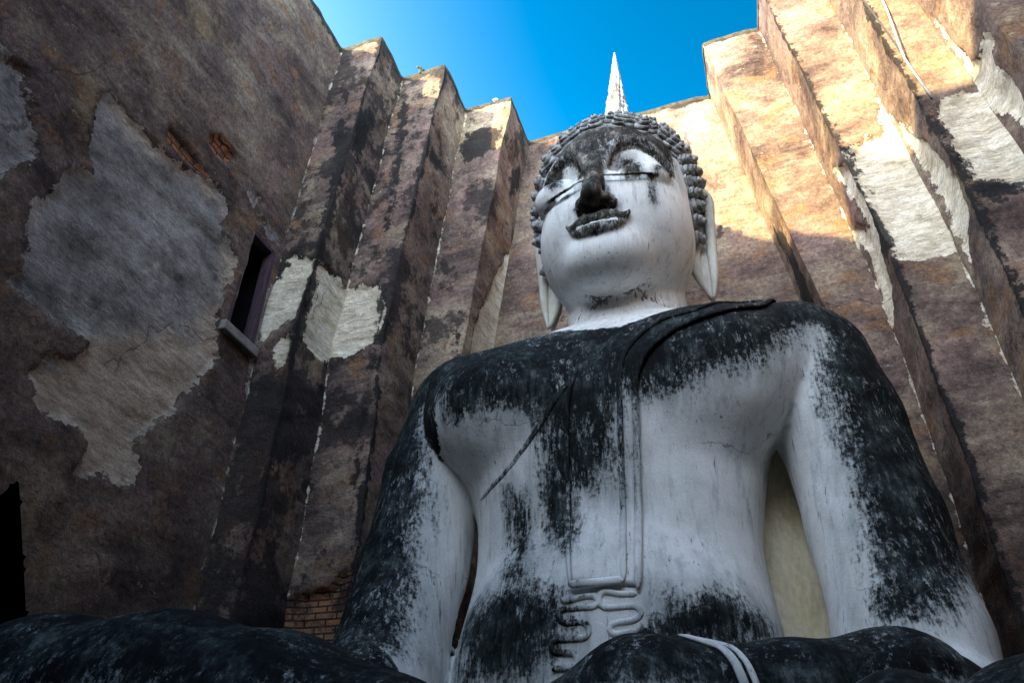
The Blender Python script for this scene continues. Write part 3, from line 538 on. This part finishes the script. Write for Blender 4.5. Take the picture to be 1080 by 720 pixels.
def head_sdf(P):
    G = face_parts(); f = head_base(P); c = HX-.085
    # eye sockets, brow ridges, lids
    for s in (-1, 1):
        f = smax(f, -ell(P, (c+s*.56, 7.22, 8.03), (.44, .30, .38)), .09)
        f = smin(f, poly(P, G['brow'][0 if s > 0 else 1], .02), .045)
        f = smin(f, ell(P, (c+s*.54, 7.60, 7.77), (.42, .33, .29)), .035)
        f = smin(f, poly(P, G['lid'][0 if s > 0 else 1], .02), .03)
        if s < 0: f = smax(f, -poly(P, G['low'][1], .02), .03)
    # nose: long ridge from the brows, hooked tip and wings
    yb = float(surf_y(head_base, c, 7.4)[0])
    f = smin(f, poly(P, [(c, yb+.16, 8.16, .10), (c, yb+.02, 7.76, .10), (c, yb-.10, 7.40, .12), (c-.01, yb-.20, 7.13, .135)], .05), .07)
    f = smin(f, ell(P, (c-.01, yb-.17, 7.07), (.14, .17, .125)), .05)
    for s in (-1, 1):
        f = smin(f, ell(P, (c+s*.155, yb-.01, 7.07), (.12, .18, .105)), .035)
        f = smax(f, -ell(P, (c+s*.10, yb-.08, 6.95), (.06, .09, .06)), .03)
    # lips
    f = smin(f, poly(P, G['up'], .02), .03)
    f = smin(f, poly(P, G['lo'], .02), .04)
    f = smax(f, -poly(P, G['seam'], .02), .02)
    # throat: neck column and the underside of the jaw
    n = cone(P, (-1.20, 8.62, 5.4), (-1.19, 8.72, 7.6), .86, .79)
    n = smin(n, cone(P, (-1.20, 8.6, 5.50), (-1.20, 8.6, 5.56), .95, .92), .06)
    for zz in (5.86, 6.08):                                            # neck folds
        t = np.sqrt((np.sqrt((P[..., 0]+1.20)**2+(P[..., 1]-8.65)**2)-.845)**2+(P[..., 2]-zz)**2)-.016
        n = smax(n, -t, .02)
    f = smin(f, n, .06)
    return f

def surface_nets(F, lo, hi, res):
    lo = np.array(lo, float); n = np.ceil((np.array(hi)-lo)/res).astype(int)+1
    ax = [(lo[i]+res*np.arange(n[i])).astype(np.float32) for i in range(3)]
    V = np.empty(tuple(n), np.float32)
    for i0 in range(0, n[0], 16):                                      # slabs keep the memory low
        X, Y, Z = np.meshgrid(ax[0][i0:i0+16], ax[1], ax[2], indexing='ij')
        V[i0:i0+16] = F(np.stack([X, Y, Z], -1))
    S = V < 0
    c = np.zeros(tuple(n-1), np.int8)
    for dx in (0, 1):
        for dy in (0, 1):
            for dz in (0, 1):
                c += S[dx:n[0]-1+dx, dy:n[1]-1+dy, dz:n[2]-1+dz]
    act = (c > 0) & (c < 8)
    idx = -np.ones(tuple(n-1), np.int64); I = np.argwhere(act); idx[act] = np.arange(len(I))
    acc = np.zeros((len(I), 3)); cnt = np.zeros(len(I))
    corners = [(a, b, d) for a in (0, 1) for b in (0, 1) for d in (0, 1)]
    for p in corners:
        for k in range(3):
            if p[k]: continue
            q = list(p); q[k] = 1
            va = V[I[:, 0]+p[0], I[:, 1]+p[1], I[:, 2]+p[2]]; vb = V[I[:, 0]+q[0], I[:, 1]+q[1], I[:, 2]+q[2]]
            m = (va < 0) != (vb < 0); t = np.where(m, va/np.where(m, va-vb, 1), 0)
            pos = np.tile(np.array(p, float), (len(I), 1)); pos[:, k] += t
            acc[m] += pos[m]; cnt[m] += 1
    verts = lo+res*(I+acc/cnt[:, None])
    faces = []
    for k in range(3):
        u, v = (k+1) % 3, (k+2) % 3
        sl = [slice(None)]*3; sh = [slice(None)]*3
        sl[k] = slice(0, -1); sh[k] = slice(1, None)
        E = S[tuple(sl)] != S[tuple(sh)]
        for a in (u, v):
            w = [slice(None)]*3; w[a] = slice(0, 1); E[tuple(w)] = False
            w[a] = slice(-1, None); E[tuple(w)] = False
        e = np.argwhere(E)
        ins = S[tuple(e.T)]
        q = []
        for du, dv in ((-1, -1), (0, -1), (0, 0), (-1, 0)):
            g = e.copy(); g[:, u] += du; g[:, v] += dv
            q.append(idx[tuple(g.T)])
        q = np.stack(q, 1); q[~ins] = q[~ins][:, ::-1]
        faces.append(q)
    faces = np.concatenate(faces); faces = faces[(faces >= 0).all(1)]
    return verts, faces
def hair_sdf(P):
    return smin(head_base(P), ell(P, (HX+.05, 9.15, 9.55), (.70, .72, .80)), .15)
BSTAIN = [
    [(-4.30, 4.85), (-4.05, 5.26), (-2.83, 5.71), (-2.02, 5.55), (-1.19, 5.58), (-0.39, 5.84), (0.41, 5.56), (1.16, 5.54), (1.66, 5.36), (1.90, 4.90), (1.94, 4.07), (1.96, 2.76), (1.75, 2.12), (1.33, 1.69), (1.03, 1.59), (0.84, 1.66), (0.89, 2.07), (0.90, 2.62), (0.90, 3.35), (0.93, 4.01), (1.03, 4.79), (0.88, 4.77), (0.71, 4.61), (0.33, 4.31), (-0.16, 4.14), (-0.67, 4.05), (-0.93, 4.07), (-1.07, 4.08), (-1.21, 3.04), (-1.34, 3.26), (-1.49, 3.07), (-1.64, 3.14), (-1.72, 2.90), (-1.75, 2.48), (-1.94, 2.61), (-2.08, 3.17), (-2.02, 3.69), (-2.12, 4.02), (-2.53, 4.08), (-2.88, 4.09), (-3.14, 4.14), (-3.26, 4.35), (-3.65, 4.67), (-3.56, 4.05), (-3.44, 3.41), (-3.39, 2.81), (-3.33, 2.27), (-3.30, 1.86), (-3.24, 1.56), (-3.58, 1.47), (-4.28, 1.59), (-4.46, 2.88), (-4.46, 3.99)],
    [(-2.39, 3.24), (-2.22, 3.20), (-2.13, 2.33), (-2.23, 1.96), (-2.33, 1.97)],
    [(-2.90, 2.04), (-2.51, 2.12), (-2.22, 2.19), (-1.80, 2.07), (-1.75, 1.82), (-1.80, 1.58), (-2.02, 1.28), (-2.80, 1.35)],
    [(-0.95, 1.85), (-0.86, 2.00), (-0.71, 1.91), (-0.51, 1.97), (-0.31, 2.01), (-0.17, 1.87), (-0.03, 1.75), (-0.03, 1.62), (-0.46, 1.45), (-0.98, 1.51)],
]
HSTAIN = [
    [(-0.94, 8.53), (-0.84, 9.03), (-0.52, 9.18), (0.36, 9.27), (0.86, 8.78), (0.97, 8.31), (0.87, 7.73), (0.83, 8.16), (0.68, 8.39), (0.43, 8.45), (0.21, 8.29), (0.05, 7.88), (-0.00, 7.42), (0.08, 7.32), (0.20, 6.86), (0.05, 6.75), (-0.25, 6.79), (-0.39, 7.15), (-0.23, 7.10), (-0.29, 7.70), (-0.49, 8.37), (-0.63, 8.48), (-0.89, 8.49)],
    [(0.19, 8.07), (0.26, 8.20), (0.43, 8.21), (0.54, 7.87), (0.54, 7.56), (0.35, 7.51)],
    [(-0.88, 8.36), (-0.76, 8.54), (-0.57, 8.43), (-0.55, 8.20), (-0.60, 7.75), (-0.77, 7.77)],
    [(0.68, 7.59), (0.83, 8.16), (0.89, 7.87)],
    [(0.62, 7.63), (0.70, 7.64), (0.64, 7.13), (0.61, 7.11)],
]
SH_L = [(-1.69, 6.79, 2.09), (-1.74, 6.99, 2.69), (-1.73, 7.04, 3.32), (-1.72, 7.01, 3.85), (-1.68, 7.02, 4.26), (-1.58, 7.06, 4.58), (-1.41, 7.13, 4.84), (-1.09, 7.23, 5.11), (-0.70, 7.33, 5.31), (-0.20, 7.26, 5.28)]
SH_I = [(-1.20, 6.79, 2.08), (-1.20, 6.97, 2.63), (-1.18, 7.03, 3.24), (-1.15, 7.02, 3.81), (-1.08, 7.00, 4.47), (-0.93, 7.03, 4.75), (-0.60, 7.05, 5.00), (-0.16, 7.08, 5.09), (0.28, 7.67, 5.49)]
SH_O = [(-1.08, 6.79, 1.99), (-1.06, 6.98, 2.61), (-1.03, 7.05, 3.22), (-0.99, 7.02, 3.74), (-0.93, 6.96, 4.27), (-0.77, 6.95, 4.57), (-0.48, 6.94, 4.78), (-0.05, 7.01, 4.95), (0.43, 7.36, 5.18)]
EDGE = [(-2.83, 7.40, 3.32), (-2.51, 7.18, 3.45), (-2.24, 7.07, 3.68), (-2.06, 7.03, 3.89), (-1.89, 7.00, 4.13), (-1.68, 7.04, 4.43)]
SQ_L = [(-1.78, 6.76, 1.95), (-1.63, 6.77, 1.97), (-1.49, 6.76, 1.98), (-1.44, 6.76, 1.93), (-1.48, 6.75, 1.88), (-1.63, 6.75, 1.88), (-1.77, 6.76, 1.88), (-1.79, 6.75, 1.82), (-1.75, 6.75, 1.76), (-1.58, 6.73, 1.75), (-1.53, 6.73, 1.68), (-1.58, 6.73, 1.62), (-1.83, 6.73, 1.62), (-1.87, 6.73, 1.56), (-1.83, 6.74, 1.52), (-1.68, 6.72, 1.50), (-1.64, 6.72, 1.44), (-1.68, 6.72, 1.39), (-1.87, 6.73, 1.38)]
SQ_R = [(-1.09, 6.78, 1.97), (-1.25, 6.77, 1.98), (-1.38, 6.77, 2.01), (-1.43, 6.76, 1.95), (-1.39, 6.75, 1.87), (-1.25, 6.76, 1.86), (-1.12, 6.76, 1.86), (-1.07, 6.76, 1.80), (-1.13, 6.75, 1.74), (-1.30, 6.74, 1.72), (-1.34, 6.73, 1.67), (-1.30, 6.73, 1.63), (-1.17, 6.74, 1.64), (-1.05, 6.75, 1.65), (-0.99, 6.76, 1.62), (-0.97, 6.76, 1.55)]
CUFF = [(-0.42, 5.33, 1.18), (-0.35, 5.31, 1.15), (-0.28, 5.25, 1.06), (-0.23, 5.19, 0.91)]

# ---------------------------------------------------------------- the statue
statue = empty('seated_statue', (-1.4, 7.0, G0), 'colossal seated meditating statue of white plaster streaked with black algae', 'statue')
def normals_of(Fn, V, e=.02):
    V = V.astype(np.float32); g = np.stack([Fn(V+np.eye(3, dtype=np.float32)[i]*e)-Fn(V-np.eye(3, dtype=np.float32)[i]*e) for i in range(3)], -1)
    return g/(np.linalg.norm(g, axis=1)[:, None]+1e-9)
bv, bf = surface_nets(body_sdf, (-7.4, 3.3, -1.3), (4.4, 9.7, 7.0), .055)
bn = normals_of(body_sdf, bv)
alg = polys_sd(bv[:, 0], bv[:, 2], BSTAIN) if BSTAIN else np.full(len(bv), -1.)
legs = bv[:, 1] < 6.45
alg = np.where(legs | (bv[:, 2] < .9), np.clip((bn[:, 2]-.12)*1.0+.30*fbm(bv*1.1, 3, 77), -.5, .5), np.where(bn[:, 1] > .35, .3, np.clip(alg, -.6, .6)))
alg = np.where((bn[:, 0] < -.15) & (bv[:, 0] < -3.3) & (bv[:, 2] > 1.2) & ~legs, np.maximum(alg, np.clip((-bn[:, 0]-.15)*.8, 0, .4)), alg)
alg = np.where((np.hypot(bv[:, 0]+1.2, bv[:, 1]-8.55) < 1.22+.12*fbm(bv*2, 3, 96)) & (bv[:, 2] > 5.1), -.35, alg)      # clean collar round the neck
bv2 = bv+bn*(.028*fbm(bv*1.6, 4, 81))[:, None]
body = mesh_obj('body', bv2, bf, M_STATUE, statue, True, dict(algae=alg, drip=np.zeros(len(bv))))
hv, hf = surface_nets(head_sdf, (-2.6, 6.5, 5.45), (.15, 10.1, 10.3), .026)
hn = normals_of(head_sdf, hv, .015)
def in_hair(x, y, z):
    ax = np.abs(x-HX); zz = np.maximum(z-8.0, 0)/1.08
    face = ((ax/1.07)**2.6+zz**2.6 < 1) & (y < 8.42)
    return (~face) & (z > 7.35) & ~((y < 8.42) & (z < 7.6))
hair = in_hair(hv[:, 0], hv[:, 1], hv[:, 2])
ha = polys_sd(hv[:, 0]-HX, hv[:, 2], HSTAIN) if HSTAIN else np.full(len(hv), -1.)
ha = np.where(hair, .4, np.clip(ha, -.5, .5)); ha = np.where((hv[:, 1] > 8.5) & ~hair, -.5, ha)
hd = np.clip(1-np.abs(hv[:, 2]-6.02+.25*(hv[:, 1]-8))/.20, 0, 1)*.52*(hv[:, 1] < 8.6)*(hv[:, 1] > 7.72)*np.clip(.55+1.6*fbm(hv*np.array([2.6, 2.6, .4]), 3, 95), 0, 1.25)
G = face_parts(); hp = hv.astype(np.float32)
near = lambda pl, w_: np.clip((w_-poly(hp, pl, .02))*5, -.5, .3)
ha = np.maximum(ha, np.minimum(near(G['up'], .012), .06)); ha = np.maximum(ha, np.minimum(near(G['lo'], .004), .03)); ha = np.maximum(ha, near(G['seam'], .025))
def swell(pl, r0, r1, sh=0.):                                             # a line that is widest in its middle
    n_ = len(pl); return [(a_, b_, c_+sh, r0+(r1-r0)*math.sin(math.pi*min(1, (i_+1)/(n_+1)))**1.3) for i_, (a_, b_, c_, d_) in enumerate(pl)]
ha = np.maximum(ha, near(swell(G['lid'][0][4:], -.03, .045, -.012), .0))
ha = np.maximum(ha, near(swell(G['lid'][1][4:], -.03, .032), .0)); ha = np.maximum(ha, near(swell(G['low'][1][3:], -.03, .018), .0))
mid = [tuple((np.array(a_)+np.array(b_))/2) for a_, b_ in zip(G['lid'][1], G['low'][1])]
ha = np.maximum(ha, near(swell(mid[5:-5], .02, .06), .0))
for s_ in (0, 1):                                                          # grime hanging on the upper lids under the brows
    ha = np.maximum(ha, np.minimum(near(swell(G['brow'][s_][3:], .03, .10, -.06), .0), .05))
c_ = HX-.085; yb = float(surf_y(head_base, c_, 7.4)[0])
ha = np.maximum(ha, near([(c_, yb+.16, 8.2, .12), (c_, yb, 7.78, .12), (c_, yb-.10, 7.40, .15), (c_-.01, yb-.20, 7.12, .17)], .02))
for s_ in (-1, 1): ha = np.maximum(ha, near([(c_+s_*.12, yb-.05, 7.09, .10), (c_+s_*.17, yb, 7.06, .11)], .01))
rim = [(x_, y_, z_+r_+.030, r_) for x_, y_, z_, r_ in G['up']]                   # the clean raised edge of the upper lip
ha = np.where(poly(hp, [(a_, b_-.01, c_, .014) for a_, b_, c_, d_ in rim], .01) < .012, -.35, ha)
crest = [(x_, y_-.04, z_+r_*.75, .012) for x_, y_, z_, r_ in G['lo']][3:-3]  # pale line painted as light caught on the lower lip's edge
ha = np.where(poly(hp, crest, .01) < .020, -.3, ha)
fo = (np.abs(hv[:, 0]-HX)/1.07)**2.6+(np.maximum(hv[:, 2]-8.0, 0)/1.08)**2.6
ha = np.where((fo > .60) & (hv[:, 2] > 8.50) & (hv[:, 1] < 8.4), .3, ha)
head = mesh_obj('head', hv, hf, M_FACE, statue, True, dict(algae=ha*.8, drip=hd))
# hair: snail-shell curls
def curl_mesh():
    V, F = [], []; seg = 14
    prof = []
    for k, (r, h) in enumerate(((.122, 0), (.090, .070), (.055, .130), (.024, .175))):
        for a in np.linspace(-1.3, 1.3, 6): prof.append((r+.030*math.cos(a), h+.040*math.sin(a)))
    prof.append((0.0, .22))
    for r, h in prof:
        for k in range(seg):
            a = 2*math.pi*k/seg; tw = .006*math.sin(a+h*40)
            V.append(((r+tw)*math.cos(a), (r+tw)*math.sin(a), h+.012*math.sin(a)))
    for i in range(len(prof)-1):
        for k in range(seg): F.append((i*seg+k, i*seg+(k+1) % seg, (i+1)*seg+(k+1) % seg, (i+1)*seg+k))
    return V, F
cm = mesh_obj('hair_curl', *curl_mesh(), M_CURL, head, True)
spots = []
N = 640; ga = math.pi*(3-math.sqrt(5))
for i in range(N):
    zc = 1-2*(i+.5)/N; rr = math.sqrt(1-zc*zc); a = i*ga
    d3 = np.array([rr*math.cos(a), rr*math.sin(a), zc]); d3 = np.array([d3[0], d3[2], d3[1]])     # spiral about the depth axis
    o3 = np.array([HX, 8.62, 8.55]); ts = np.linspace(.4, 2.2, 120)
    Pp = (o3+ts[:, None]*d3).astype(np.float32); val = hair_sdf(Pp)
    k = np.argmax(val > 0)
    if k == 0: continue
    p = Pp[k]
    if in_hair(*p): spots.append(p)
spots = np.array(spots); sn = normals_of(hair_sdf, spots, .03)
dist = np.linalg.norm(spots, axis=1); facing = -(spots*sn).sum(1)/dist
order = np.argsort(-(facing*1.0)); rest = []
for rank, i in enumerate(order):
    p, nn = spots[i], Vector(sn[i]); sc = .84+.2*rng.random()
    Mx = Matrix.Translation(Vector(p)-nn*.03) @ (nn+Vector(rng.normal(0, .10, 3))).to_track_quat('Z', 'Y').to_matrix().to_4x4() @ Matrix.Rotation(rng.random()*6.28, 4, 'Z') @ Matrix.Scale(sc, 4)
    if rank < 100:
        c = cm if rank == 0 else cm.copy()
        if rank: C.objects.link(c); c.parent = head
        c.matrix_parent_inverse = Matrix(); c.matrix_basis = Mx
    else: rest.append(Mx)
V, F = [], []; src = np.array([tuple(v.co) for v in cm.data.vertices]); sf = [tuple(q.vertices) for q in cm.data.polygons]
for Mx in rest:
    A = np.array(Mx); b = len(V); V += list(src@A[:3, :3].T+A[:3, 3]); F += [tuple(k+b for k in q) for q in sf]
tag(mesh_obj('hair_curls', V, F, M_CURL, head, True), kind='stuff')
# crown bump and flame-shaped spire
us = [(10.02, .78), (10.2, .74), (10.4, .62), (10.55, .45), (10.66, .30)]
V, F = [], []; seg = 72
def spire_rows():
    out = []
    for z in np.linspace(10.0, 13.12, 100):
        t = (z-10.0)/3.12
        r = .31*(1-t)**.95+.012
        r *= 1+.07*math.sin(t*60)*(1-t)**.5+.05*math.sin(t*131)
        out.append((z, r, t))
    return out
rows = spire_rows()
for z, r, t in rows:
    for k in range(seg):
        a = 2*math.pi*k/seg
        rad = r*(1+.16*(1-t)*math.cos(a*7+t*5)+.06*math.cos(a*13-t*20))
        j = .05*fbm(np.array([[math.cos(a)*2.5, math.sin(a)*2.5, z*4]]), 3, 91)[0]
        V.append((-1.16+.13*t+(rad+j*(1-t))*math.cos(a), 9.2+(rad+j*(1-t))*math.sin(a), z))
for i in range(len(rows)-1):
    for k in range(seg): F.append((i*seg+k, i*seg+(k+1) % seg, (i+1)*seg+(k+1) % seg, (i+1)*seg+k))
F.append(tuple(range((len(rows)-1)*seg, len(rows)*seg)))
mesh_obj('spire', V, F, M_SPIRE, statue, True)
# ears: long slit lobes
def ear(sx):
    def T(x, z, y): return (HX+sx*x, y, z)
    out_ = smooth_path([(1.04, 8.28, .06), (1.20, 8.42, .08), (1.33, 8.25, .085), (1.30, 7.80, .075), (1.26, 7.30, .075), (1.23, 6.80, .06), (1.17, 6.36, .02)], 6)
    inn_ = smooth_path([(1.07, 8.05, .06), (1.10, 7.75, .065), (1.05, 7.45, .09), (1.00, 7.05, .08), (1.04, 6.72, .06), (1.15, 6.38, .02)], 6)
    parts = []
    for P_ in (out_, inn_):
        pts = [T(a, b, 8.62+.10*math.sin((b-6.5)*1.2)) for a, b, r_ in P_]
        nn = [np.array([0, 1., 0])]*len(pts)
        parts.append(tube(pts, [r_ for a, b, r_ in P_], 10))
    # web behind the strands: hollow of the ear above, slit lobe below
    zs = np.linspace(6.42, 8.3, 26); V, F = [], []
    for z in zs:
        xi = np.interp(z, inn_[::-1, 1], inn_[::-1, 0]); xo = np.interp(z, out_[8:][::-1, 1], out_[8:][::-1, 0])
        for k, f in enumerate((0, .25, .5, .75, 1)):
            dep = (.07 if z > 7.45 else .02)*math.sin(math.pi*f)
            V.append(T(xi+(xo-xi)*f, z, 8.62+.10*math.sin((z-6.5)*1.2)+dep-.02))
        for k in range(5):
            f = k/4; V.append(T(xi+(xo-xi)*f, z, 8.80+.10*math.sin((z-6.5)*1.2)))
    n_ = len(zs)
    for i in range(n_-1):
        for k in range(4):
            a = i*10+k; F.append((a, a+1, a+11, a+10)); a = i*10+5+k; F.append((a, a+10, a+11, a+1))
    parts.append((V, F))
    V, F = join(parts)
    z_ = np.array([v[2] for v in V]); x_ = np.array([(v[0]-HX)*sx for v in V])
    alg = np.where(z_ > 8.22, .3, -.4)
    al2 = poly_sd(x_, z_, [(1.13, 7.25), (1.16, 7.25), (1.17, 6.75), (1.15, 6.75)])
    e = mesh_obj('ear', V, F, M_EAR, head, True)
    return e
ear(1); ear(-1)
# plaster pier behind the left arm
pr = mesh_obj('back_pier', *box((-.5, 8.15, G0), (1.2, 11.0, 4.0)), M_CREAM, statue, False); bevel(pr, .08, 3)
# brick plinth under the statue
pl = [box((-7.0, 3.2, G0), (4.2, 11.0, -1.0)), box((-6.6, 3.6, -.998), (3.9, 10.9, -.45))]
p_ = mesh_obj('statue_plinth', *join(pl), M_BRICKBASE, None, False); bevel(p_, .05); tag(p_, 'low brown masonry plinth under the seated statue', 'plinth')

# ---------------------------------------------------------------- shawl laid on the left shoulder, robe edge and hems
def settle(P, off, n=12):
    P = np.array(P, np.float32); e = .03; I3 = np.eye(3, dtype=np.float32)*e
    off = np.broadcast_to(np.asarray(off, np.float32), (len(P),))
    for _ in range(n):
        f = body_sdf(P)-off
        g = np.stack([body_sdf(P+I3[i])-body_sdf(P-I3[i]) for i in range(3)], -1)/(2*e)
        P = P-(f/np.maximum((g*g).sum(1), .3))[:, None]*g*.8
    return P, g/(np.linalg.norm(g, axis=1)[:, None]+1e-9)
def resample(path, n):
    P = np.array(path, float); P = smooth_path(P, 8); d = np.r_[0, np.cumsum(np.linalg.norm(np.diff(P, axis=0), axis=1))]
    t = np.linspace(0, d[-1], n); return np.stack([np.interp(t, d, P[:, i]) for i in range(3)], 1)
OVER_L = [(.02, 7.5, 5.5), (.12, 8.15, 5.75), (.15, 8.9, 5.4)]
OVER_O = [(.62, 7.7, 5.40), (.72, 8.2, 5.65), (.70, 9.0, 5.2)]
OVER_I = [(.48, 7.7, 5.45), (.58, 8.2, 5.68), (.56, 9.0, 5.2)]
nr, ns = 130, 22
Lp, Op = resample(SH_L+OVER_L, nr), resample(SH_O+OVER_O, nr)
s_ = np.linspace(0, 1, ns); P = Lp[:, None]*(1-s_)[None, :, None]+Op[:, None]*s_[None, :, None]
off = np.tile(np.where((s_ == 0) | (s_ == 1), -.05, .028), (nr, 1)); off[0] = -.05
P[0] = P[1]+np.array([0, 0, -.004])
V, nrm = settle(P.reshape(-1, 3), off.ravel())
F = [(i*ns+k, (i+1)*ns+k, (i+1)*ns+k+1, i*ns+k+1) for i in range(nr-1) for k in range(ns-1)]
al = np.clip(polys_sd(V[:, 0], V[:, 2], BSTAIN), -.6, .6); al = np.where(V[:, 1] > 7.3, .4, al)
shawl = mesh_obj('shawl', V, F, M_STATUE, statue, True, dict(algae=al, drip=np.zeros(len(V))))
def hem(path, r, n, parent, name='hem', off=.03, bias=0., mat=None, sq=.6):
    Q, nn = settle(resample(path, n), off)
    v, f = tube(Q, [r*min(1, .35+i/3, .35+(n-1-i)/3) for i in range(n)], 10, (nn, sq))
    v = np.array(v); a_ = np.clip(polys_sd(v[:, 0], v[:, 2], BSTAIN)+bias, -.6, .6)
    return mesh_obj(name, v, f, mat or M_HEM, parent, True, dict(algae=a_, drip=np.zeros(len(v))))
hem(SH_I+OVER_I, .032, 120, shawl, off=.035, bias=.12)
hem(SH_O+OVER_O, .036, 120, shawl, off=.03, bias=.12)
hem(SH_L[:6], .022, 60, shawl, off=.03)
hem([(-1.70, 6.8, 2.08), (-1.45, 6.8, 2.075), (-1.20, 6.8, 2.08)], .040, 24, shawl, off=.05, bias=.1)
hem(SQ_L, .030, 110, shawl, 'hem_fold', .004, .10, None, .8); hem(SQ_R, .030, 100, shawl, 'hem_fold', .004, .10, None, .8)
hem(EDGE+[(-1.45, 7.1, 4.62)], .034, 60, statue, 'robe_edge', .004, .22)
hem([(a+.10, b, c-.02) for a, b, c in EDGE], .016, 60, statue, 'robe_edge', .0, .0)
hem([(-.62, 5.4, 1.24)]+CUFF+[(-.20, 5.25, .6)], .030, 30, statue, 'sleeve_cuff', .01, -.9)
hem([(-.55, 5.4, 1.24)]+[(a+.075, b+.02, c) for a, b, c in CUFF]+[(-.13, 5.25, .6)], .022, 30, statue, 'sleeve_cuff', .01, -.9)

# ---------------------------------------------------------------- cables on the right wall, weeds on the wall tops
def cable(pts, r, mat, label):
    o = mesh_obj('cable', *tube(resample(pts, 40), r, 6), mat, None, True); tag(o, label, 'cable', None); return o
cable([(2.35, 7.62, 13.5), (2.60, 7.56, 12.0), (2.80, 7.52, 10.37), (2.94, 7.5, 9.15), (3.05, 7.5, 8.0)], .013, M_CABLE, 'black cable hanging down the corner of the stepped wall')
cable([(2.70, 7.6, 13.5), (2.90, 7.55, 11.9), (3.02, 7.5, 10.34), (2.96, 7.48, 9.1), (2.96, 7.47, 8.75), (3.04, 7.46, 8.0)], .012, M_CABLE_W, 'pale cable looping down to meet the black one on the stepped wall')
def weed(x, y, label, n, h, pale=False):
    parts = []
    for i in range(n):
        a = rng.random()*6.28; ln = h*(.5+.6*rng.random()); b = .5*rng.random()
        pts = [(x+.03*math.cos(a), y+.03*math.sin(a), H+.0), (x+.25*ln*math.cos(a), y+.25*ln*math.sin(a), H+.55*ln), (x+(.3+b)*ln*math.cos(a), y+(.3+b)*ln*math.sin(a), H+ln)]
        parts.append(tube(smooth_path(pts, 3), [.022-.0025*k for k in range(7)], 5))
        e = pts[-1]; parts.append(tube([(e[0]-.02, e[1], e[2]-.02), e, (e[0]+.03, e[1], e[2]+.03)], [.005, .025, .004], 5))
    o = mesh_obj('weed', *join(parts), M_CABLE_W if pale else M_WEED, None, True); tag(o, label, 'weed'); return o
weed(-4.95, 8.66, 'small dark weed sprouting on the second step of the left wall top', 9, .15)
weed(-3.75, 9.84, 'small pale dry weed on the step of the wall top nearest the head', 7, .12, True)
